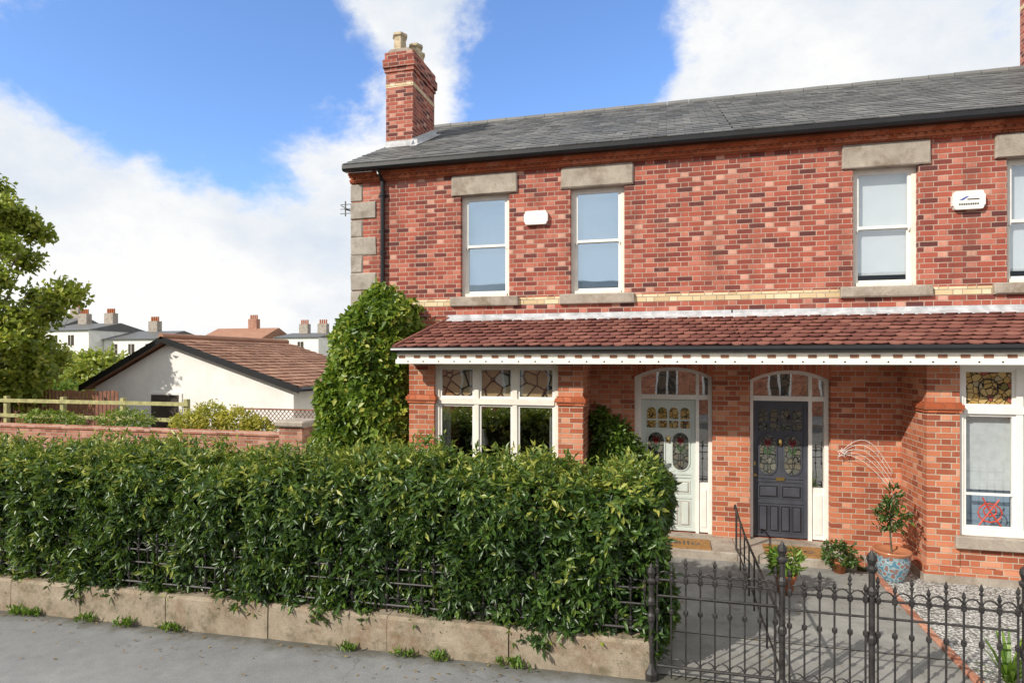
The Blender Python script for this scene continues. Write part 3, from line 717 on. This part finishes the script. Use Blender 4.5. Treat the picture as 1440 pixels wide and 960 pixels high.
c=RAMP(nt,v.outputs['Distance'],[(.25,(.35,.12,.06)),(.35,(.06,.14,.22)),(.5,(.35,.42,.42)),(.7,(.08,.2,.28))])
sp=nt.nodes.new('ShaderNodeSeparateXYZ'); lk(nt,ps,sp.inputs[0])
c=MIX(nt,MR(nt,sp.outputs[2],.325,.335),c,(.40,.16,.08))
BSDF(nt,out,c,.2,.6)
pA=pot('fern_pot',1.36,7.88,.12,.24,TCOT); 
C,N=blobs([(1.36,7.88,.40,.15,.15,.13)],350); leaves('fern',C,N,.12,.03,4,LGRASS,.02,-.1,.9,pA)
pB=pot('flower_pot',2.18,8.84,.10,.16,TCOT)
C,N=blobs([(2.18,8.84,.24,.2,.17,.14)],350); leaves('plant',C,N,.07,.03,4,LDARK,.02,0,.8,pB)
pC=pot('bay_tree_pot',2.76,8.72,.20,.38,m,True)
a=Acc(); a.tube([(2.76,8.72,.3),(2.74,8.73,.6),(2.76,8.72,1.0)],.013,BARK,6,.008)
for i in range(8):
    an=i*.8; a.tube([(2.75,8.72,.6+i*.04),(2.75+.14*math.cos(an),8.72+.14*math.sin(an),.72+i*.045)],.006,BARK,5,.003)
a.obj('stem',pC)
C,N=blobs([(2.76,8.72,.82,.19,.19,.2),(2.78,8.72,1.02,.1,.1,.14)],150,.8); leaves('leaves',C,N,.09,.03,4,LDARK,.02,-.2,.9,pC)
p=empty('cordyline_plant'); a=Acc()
for i in range(34):
    an=random.uniform(0,6.28); L_=random.uniform(.3,.5); e_=random.uniform(.4,1.2)
    x,y=2.82,6.1
    pts=[(x+L_*t*math.cos(an)*math.cos(e_)*.8,y+L_*t*math.sin(an)*math.cos(e_)*.8,.02+L_*t*math.sin(e_)*1.5-L_*.4*t*t) for t in (0,.3,.6,.85,1)]
    for k_ in range(4):
        w=(.018,.02,.014,.008,.002)
        P0,P1=Vector(pts[k_]),Vector(pts[k_+1]); sd=Vector((-math.sin(an),math.cos(an),0))
        a.add([P0-sd*w[k_],P0+sd*w[k_],P1+sd*w[k_+1],P1-sd*w[k_+1]],[(0,1,2,3)],LGRASS,random.random())
a.obj('leaves',p)
a=Acc(); sx,sy,sz=2.40,9.60,1.47
WIRE=plain('white_wire',(.8,.8,.78),.4)
for i in range(5):
    ex=2.98+.02*i; ez=1.02+.05*i
    a.tube([(sx+(ex-sx)*t,sy+.03*i-.06,sz+(ez-sz)*t+(.10+.05*i)*math.sin(math.pi*t)) for t in [k_/10 for k_ in range(11)]],.003,WIRE,5)
pts=[(sx+(.07 if i%2==0 else .03)*math.cos(i*math.pi/5+.3),sy-.01,sz+(.07 if i%2==0 else .03)*math.sin(i*math.pi/5+.3)) for i in range(11)]
a.tube(pts,.005,WIRE,5); a.obj('shooting_star_decoration')
# ------------------------------------------------------------------ hedge
def hedge():
    p=empty('garden_hedge'); x0,x1=-13.,-.12; yb=6.75
    top=lambda x: 1.70+.012*x+.05*np.sin(x*1.7)+.035*np.sin(x*4.3+1)+.02*np.sin(x*9.1)
    def fr(x,z): return 5.66-.12*np.clip((z-.75)/.5,0,1)+.05*np.sin(x*2.3+z*2)+.045*np.sin(x*5.9-z*4.1)+.065*np.sin(x*11+z*7)*np.sin(z*9-x*3)
    n=9000; x=rng.uniform(x0,x1+.05,n); u=rng.random(n); z=.24+.013*x+(top(x)-.24)*u
    near=np.exp(-((z-top(x))/.12)**2)*.12
    C1=np.stack([x,fr(x,z)+near+.0-.06*rng.random(n)+.12*rng.random(n)**2,z],1); N1=np.stack([.2*rng.normal(size=n),-np.ones(n),.35*rng.random(n)+near*4],1)
    n=4200; x=rng.uniform(x0,x1,n); y=rng.uniform(5.6,yb,n)
    ed=np.maximum(np.exp(-(y-5.55)/.10),np.exp(-(yb-y)/.12))*.14
    C2=np.stack([x,y,top(x)-.06-ed+.05*rng.random(n)**2+.03*np.sin(y*7+x*5)],1); N2=np.stack([.3*rng.normal(size=n),-ed*3+.3*rng.normal(size=n),1.6*np.ones(n)],1)
    n=1100; y=rng.uniform(5.6,yb,n); z=.15+rng.random(n)*1.5
    C3=np.stack([x1-.04+.07*np.sin(z*5+y*3)-.10*np.exp(-(1.72-z)/.12)+.06*rng.random(n),y,z],1); N3=np.stack([np.ones(n),.3*rng.normal(size=n),.3*rng.random(n)],1)
    n=1200; x=rng.uniform(x0,x1,n); z=rng.uniform(.6,1.6,n)
    C4=np.stack([x,np.full(n,yb)-.05*rng.random(n),z],1); N4=np.stack([np.zeros(n),np.ones(n),.3*np.ones(n)],1)
    C=np.concatenate([C1,C2,C3,C4]); N=nrm(np.concatenate([N1,N2,N3,N4]))
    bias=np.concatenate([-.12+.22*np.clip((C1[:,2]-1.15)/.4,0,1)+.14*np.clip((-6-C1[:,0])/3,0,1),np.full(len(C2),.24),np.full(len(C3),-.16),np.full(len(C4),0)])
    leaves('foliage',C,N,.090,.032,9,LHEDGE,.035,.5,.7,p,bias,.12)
    n=700; x=rng.uniform(x0,x1,n); y=rng.uniform(5.62,yb-.05,n); C5=np.stack([x,y,top(x)+.0+.10*rng.random(n)**2],1)
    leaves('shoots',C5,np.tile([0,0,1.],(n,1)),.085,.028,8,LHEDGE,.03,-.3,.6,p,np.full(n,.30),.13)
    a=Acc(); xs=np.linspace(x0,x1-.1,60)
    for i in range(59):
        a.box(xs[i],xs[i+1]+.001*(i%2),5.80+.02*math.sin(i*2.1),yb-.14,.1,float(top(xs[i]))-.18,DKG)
    a.obj('shade_core',p)  # solid near-black core, painting the shade seen between hedge leaves
hedge()
def ivy():
    p=empty('ivy')
    prof=[(3.92,-4.72,-4.40),(3.75,-5.0,-4.15),(3.5,-5.25,-4.05),(3.0,-5.45,-3.98),(2.4,-5.62,-3.93),(1.8,-5.75,-3.90),(1.2,-5.85,-3.92),(.0,-5.9,-3.95)]
    zs=np.array([q[0] for q in prof])[::-1]; xl=np.array([q[1] for q in prof])[::-1]; xr=np.array([q[2] for q in prof])[::-1]
    n=3600; z=rng.uniform(0.4,3.95,n); a_=np.interp(z,zs,xl); b_=np.interp(z,zs,xr); t=rng.random(n); x=a_+(b_-a_)*t
    dome=np.sqrt(np.clip(1-(2*t-1)**2,0,1))*np.clip((4.1-z)/.6,0.25,1)
    y=9.55-.70*dome+.09*np.sin(x*6+z*3)+.08*np.sin(z*7+x*2)+.06*rng.random(n)
    C=np.stack([x,y,z+.05*np.sin(x*9)],1); N=nrm(np.stack([(2*t-1)*1.2,-dome-.2,.35*np.ones(n)],1))
    leaves('foliage',C,N,.115,.075,8,LIVY,.035,.6,.6,p,(x+4.6)*.14,.14)
    m_=Acc()
    for i in range(18):
        za=.0+i*.215; zb_=za+.215; a0=float(np.interp(zb_,zs,xl))+.22; b0=float(np.interp(zb_,zs,xr))-.2; mid=(a0+b0)/2; dp=.45*min(1,(4.1-zb_)/.6)
        if b0-a0<.1: continue
        m_.prism([(a0,9.66),(a0+.1,9.5),(mid-.2*(b0-a0),9.55-dp),(mid+.2*(b0-a0),9.55-dp),(b0-.1,9.5),(b0,9.66)],'z',za,zb_-.001,DKG)
    m_.obj('ivy_shade_core',p)  # filler mass coloured near-black for the shade behind the ivy leaves
ivy()
p=empty('climbing_shrub')
C,N=blobs([(-.82,9.5,1.55,.3,.22,.32),(-.62,9.45,1.25,.3,.25,.4),(-.95,9.45,1.1,.3,.25,.4),(-.75,9.45,.7,.4,.25,.5),(-1.0,9.5,1.85,.16,.15,.2)],260); leaves('foliage',C,N,.09,.045,5,LIVY,.03,.4,.6,p,np.full(len(C),-.3))
C=[];
for x,s_ in ((-7.25,1.2),(-7.05,.8),(-6.24,.8),(-5.75,1.0),(-5.15,1.0),(-3.08,.6),(-2.44,.7),(-2.1,.8),(-1.42,1.1),(-8.2,1.2)):
    for i in range(int(16*s_)): C.append((x+random.gauss(0,.07*s_),5.44+random.gauss(0,.022)-.02*s_,gz(x)+.01+random.random()*.03*s_))
C=np.array(C); leaves('weeds',C,np.tile([0,-.3,1.],(len(C),1)),.075,.02,5,LGRASS,.012,-.4,.9)
n=260; x=rng.uniform(-10,3,n); y=5.44-np.abs(rng.normal(size=n))*.35
C=np.stack([x,y,np.array([gz(float(q)) for q in x])+.008],1); C=np.concatenate([C,np.stack([rng.uniform(0,2.5,60),rng.uniform(5.7,8.8,60),np.full(60,.015)],1)])
lv=leaves('fallen_leaves',C,np.tile([0,0,1.],(len(C),1)),.05,.022,1,LDEAD,.01,.0,.0)
co_=np.zeros(len(lv.data.vertices)*3); lv.data.vertices.foreach_get('co',co_); co_=co_.reshape(-1,4,3); b0=co_[:,:1,2].copy(); co_[:,:,2]=b0+(co_[:,:,2]-b0)*.12+.004; lv.data.vertices.foreach_set('co',co_.ravel())
# ------------------------------------------------------------------ left background
w=Acc(); w.box(-24,-7.3,11,11.22,-.4,1.2,BR_WALL); w.bbox(-24,-7.3,10.97,11.25,1.2,1.28,BR_WALL,.02); 
w.obj('brick_garden_wall')
pr=Acc(); pr.box(-7.25,-6.75,10.3,10.8,-.3,1.5,BR_WALL); pr.bbox(-7.32,-6.68,10.23,10.87,1.5,1.62,GRAN,.03); pr.box(-6.2,-5.4,10.3,10.5,-.3,1.5,RENDER); pr.obj('gate_pier')
fe=empty('wooden_fence'); a=Acc()
for z in (1.32,1.70): a.box(-24,-10.9,12.0,12.04,z,z+.09,WOODF)
x=-24
while x<-10.9: a.box(x,x+.1,12.041,12.14,.0,1.86,WOODF); x+=1.85
a.obj('rails',fe)
fe=empty('wooden_fence'); a=Acc(); x=-26
while x<-14.2:
    a.box(x,x+.09,13.2,13.22,-.2,1.95+.02*math.sin(x*9),WOODR); x+=.13
a.obj('pales',fe)
tr=Acc()
for k_ in range(26):
    xx=-9.4+k_*.1; tr.tube([(xx,11.8,1.3),(xx+.35,11.8,1.68)],.008,WOODR,4); tr.tube([(xx+.35,11.81,1.3),(xx,11.81,1.68)],.008,WOODR,4)
tr.box(-9.4,-6.5,11.78,11.83,1.68,1.71,WOODR); tr.box(-9.4,-6.5,11.78,11.83,1.27,1.3,WOODR); tr.obj('garden_trellis')
bg=empty('white_bungalow'); a=Acc()
gy,by=15.,20.5; ap=(-14.28,3.37); lf=(-17.3,1.9); rt=(-9.75,1.95)
a.prism([(lf[0]+.3,-.4),(rt[0]-.35,-.4),(rt[0]-.35,1.95),(ap[0],3.27),(lf[0]+.3,1.95)],'y',gy,by,RENDER)
a.box(-14.9,-13.9,gy-.02,gy+.01,.6,1.75,DARK); a.box(-15.0,-14.9,gy-.03,gy,.55,1.8,WHITE); a.box(-13.9,-13.8,gy-.03,gy,.55,1.8,WHITE); a.box(-14.9,-13.9,gy-.03,gy,1.75,1.82,WHITE)
a.obj('walls',bg)
a=Acc()
for q in (lf,rt):
    a.prism([(q[0],q[1]-.08),(ap[0],ap[1]-.08),(ap[0],ap[1]+.1),(q[0],q[1]+.1)],'y',gy-.3,gy-.26,BLACK)
    a.prism([(q[0],q[1]-.03),(ap[0],ap[1]-.03),(ap[0],ap[1]+.06),(q[0],q[1]+.06)],'y',gy-.26,by+.3,PAN)
dx,dz=ap[0]-rt[0],ap[1]-rt[1]; L_=math.hypot(dx,dz)
tiles(a,(rt[0],gy-.28,rt[1]+.08),(0,1,0),(dx,0,dz),by-gy+.5,L_,.22,.28,PAN,False,0,0,.035)
dx,dz=ap[0]-lf[0],ap[1]-lf[1]; L_=math.hypot(dx,dz)
tiles(a,(lf[0],gy-.28,lf[1]+.08),(0,1,0),(dx,0,dz),by-gy+.5,L_,.22,.28,PAN,False,0,0,.035)
a.tube([(ap[0],gy-.3,ap[1]+.1),(ap[0],by+.3,ap[1]+.1)],.09,PAN,8); a.tube([(rt[0]+.05,gy-.3,rt[1]+.02),(rt[0]+.05,by,rt[1]+.02)],.06,BLACK,8)
a.obj('roof',bg)
def dhouse(name,x0,x1,y,z,rz,wm,rm,chim=(),d=9,wins=True):
    p=empty(name); a=Acc(); a.box(x0,x1,y,y+d,-.5,z,wm)
    a.prism([(y-.3,z),(y+d/2,z+rz),(y+d+.3,z)],'x',x0-.1,x1+.1,rm)
    if wins:
        x=x0+1.2
        while x<x1-1.5:
            for zz in (z-1.9,z-4.6):
                if zz>.3: a.box(x,x+.9,y-.03,y+.01,zz,zz+1.3,DARK); a.box(x-.08,x+.98,y-.05,y-.031,zz-.12,zz,WHITE); a.box(x+.42,x+.48,y-.05,y-.031,zz,zz+1.3,WHITE)
            x+=2.6
    for cx in chim:
        a.box(cx-.7,cx+.7,y+d/2-.4,y+d/2+.4,z,z+rz+1.3,BR_WALL if wm is not RENDER else STONE)
        for i in range(4): a.lathe(cx-.5+i*.33,y+d/2,[(.12,z+rz+1.3),(.11,z+rz+1.9),(.08,z+rz+1.9)],TCOT,8)
    a.obj('building',p)
dhouse('distant_house',-76,-69,60,6.4,1.1,RENDER,SLATE,(-74.8,-70.5))
dhouse('distant_house',-88,-77,62,6.6,2.0,RENDER,SLATE,(-86,-78.5))
dhouse('distant_house',-68.9,-61,62,5.3,1.2,RENDER,SLATE,(-65.5,))
dhouse('distant_house',-64,-54,72,5.3,2.0,BR_WALL,PAN,(-58,))
dhouse('distant_house',-53,-46,74,5.8,.8,RENDER,SLATE,(-51,-48))
dhouse('distant_house',-46,-36,78,4.8,1.2,RENDER,SLATE,(-44,-40.5))
dhouse('distant_house',-46,-20,95,5.2,2.2,BR_WALL,SLATE,(-43,-36,-28))
C,N=blobs([(-33.5,30,1.6,2.2,1.5,1.6),(-36.5,31,1.3,2.,1.5,1.5),(-31.4,31,1.2,1.2,1.2,1.0),(-40,33,1.4,3,2,1.7)],14); leaves('distant_trees',C,N,.35,.2,7,LTREE,.18,.2,.6)
C,N=blobs([(-25,20,1.0,1.2,1,1.),(-21,21,.8,1.5,1,1.0)],30); leaves('distant_bushes',C,N,.2,.1,6,LIVY,.1,.2,.6)
C,N=blobs([(-9.9,11.6,1.45,.45,.3,.36),(-9.2,11.6,1.35,.5,.3,.36),(-10.5,11.6,1.3,.4,.3,.3),(-8.7,11.6,1.2,.4,.3,.3)],170); leaves('golden_shrub',C,N,.09,.035,6,LYEL,.04,.1,.7)
C,N=blobs([(-12.3,11.6,1.35,.8,.3,.25),(-14.5,11.6,1.3,1,.3,.25)],110); leaves('garden_shrub',C,N,.09,.035,6,LIVY,.04,.1,.7)
def tree():
    p=empty('sycamore_tree'); a=Acc(); bx,by_=-18.3,12.8
    a.tube([(bx,by_,-.3),(bx+.05,by_,1.2),(bx-.05,by_+.05,2.4),(bx,by_,3.6),(bx+.1,by_,5.5)],.2,BARK,10,.06)
    ells=[]
    for i in range(60):
        th_=random.uniform(0,6.28); ph=random.uniform(-.85,1.0); rr=random.uniform(.5,1.0)
        cz=4.5+ph*3.2; wr=2.35*math.sqrt(max(.04,1-abs(ph)**1.6))*rr*(1-.3*max(ph,0))
        x,y=bx+wr*math.cos(th_),by_+wr*math.sin(th_)*.9
        s_=random.uniform(.3,.55); ells.append((x,y,cz,s_,s_,s_*.7))
        if i%2==0:
            m0=(bx+random.uniform(-.05,.05),by_,min(cz-.5,random.uniform(2.2,4.6))); mm=((m0[0]*.5+x*.5),(m0[1]*.5+y*.5),m0[2]*.4+cz*.6)
            a.tube([m0,mm,(x,y,cz)],.045,BARK,6,.012)
    a.obj('trunk',p)
    C,N=blobs(ells,48,.9); leaves('foliage',C,N,.17,.11,6,LTREE,.10,.25,.6,p)
tree()
for i in range(5):
    x0=-20+i*8; p=empty('terrace_house'); a=Acc(); y=-14
    a.box(x0,x0+7.99,y-8,y,-.3,5.6,BR_LO); a.prism([(y+.3,5.6),(y-4,7.6),(y-8.3,5.6)],'x',x0,x0+7.99,SLATE)
    for xx in (1,3.4,5.8):
        for zz in (.8,3.6):
            a.box(x0+xx,x0+xx+1.1,y-.01,y+.03,zz,zz+1.6,WHITE); a.box(x0+xx+.1,x0+xx+.5,y+.031,y+.04,zz+.1,zz+1.5,DARK); a.box(x0+xx+.6,x0+xx+1.,y+.031,y+.04,zz+.1,zz+1.5,DARK)
    a.obj('building',p)
# ------------------------------------------------------------------ light
el=math.radians(33); sd=Vector((-.62*math.cos(el),-.785*math.cos(el),math.sin(el)))
sl=bpy.data.lights.new('sun','SUN'); sl.energy=4.9; sl.angle=math.radians(.6); sl.color=(1,.93,.82)
so=bpy.data.objects.new('sun',sl); S.collection.objects.link(so); so.rotation_euler=sd.to_track_quat('Z','Y').to_euler()
w=bpy.data.worlds.new('World'); S.world=w; w.use_nodes=True; nt=w.node_tree; nt.nodes.clear()
out=nt.nodes.new('ShaderNodeOutputWorld'); bg_=nt.nodes.new('ShaderNodeBackground'); lk(nt,bg_.outputs[0],out.inputs[0]); bg_.inputs[1].default_value=.105
sky=nt.nodes.new('ShaderNodeTexSky'); sky.sky_type='NISHITA'; sky.sun_disc=False; sky.sun_elevation=el; sky.sun_rotation=math.atan2(sd.x,sd.y)
tc=nt.nodes.new('ShaderNodeTexCoord'); vn=nt.nodes.new('ShaderNodeVectorMath'); vn.operation='NORMALIZE'; lk(nt,tc.outputs['Generated'],vn.inputs[0])
mp=nt.nodes.new('ShaderNodeMapping'); lk(nt,vn.outputs[0],mp.inputs[0]); mp.inputs['Scale'].default_value=(1,1,1.5); mp.inputs['Location'].default_value=(.37,.12,.0)
n1=NOISE(nt,mp.outputs[0],4.2,11,.62,.12)
val=None
for d_,cs,am in (((-.669,.626,.399),.974,1.),((-.543,.736,.404),.976,1.),((-.149,.877,.458),.978,1.1),((-.05,.72,.70),.93,.7),((.42,.77,.48),.985,.45)):
    dp=nt.nodes.new('ShaderNodeVectorMath'); dp.operation='DOT_PRODUCT'; lk(nt,vn.outputs[0],dp.inputs[0]); dp.inputs[1].default_value=Vector(d_).normalized()
    b=MR(nt,dp.outputs['Value'],cs,1.,0,am,False)
    val=b if val is None else M(nt,'MAXIMUM',val,b)
vv=M(nt,'ADD',val,M(nt,'MULTIPLY',M(nt,'SUBTRACT',n1,.5),2.3))
blue=MR(nt,vv,.26,.72,0,1,True)
n2=NOISE(nt,mp.outputs[0],3.3,8,.62)
cl=RAMP(nt,n2,[(.34,(6.9,7.6,8.5)),(.48,(8.3,8.6,9.0)),(.60,(9.6,9.6,9.5))])
skc=MIX(nt,1.,sky.outputs[0],(1.55,1.95,2.6),'MULTIPLY')
lk(nt,MIX(nt,blue,cl,skc),bg_.inputs[0])
# ------------------------------------------------------------------ camera
cd=bpy.data.cameras.new('camera'); cd.lens=36*860/1440; cd.sensor_width=36; cd.shift_y=25/1440; cd.clip_end=2000; cd.clip_start=.05
co=bpy.data.objects.new('camera',cd); S.collection.objects.link(co); co.location=(0,0,2.8); co.rotation_euler=(math.radians(90),0,math.radians(14.3)); S.camera=co
S.view_settings.view_transform='Standard'; S.view_settings.look='None'; S.view_settings.exposure=0
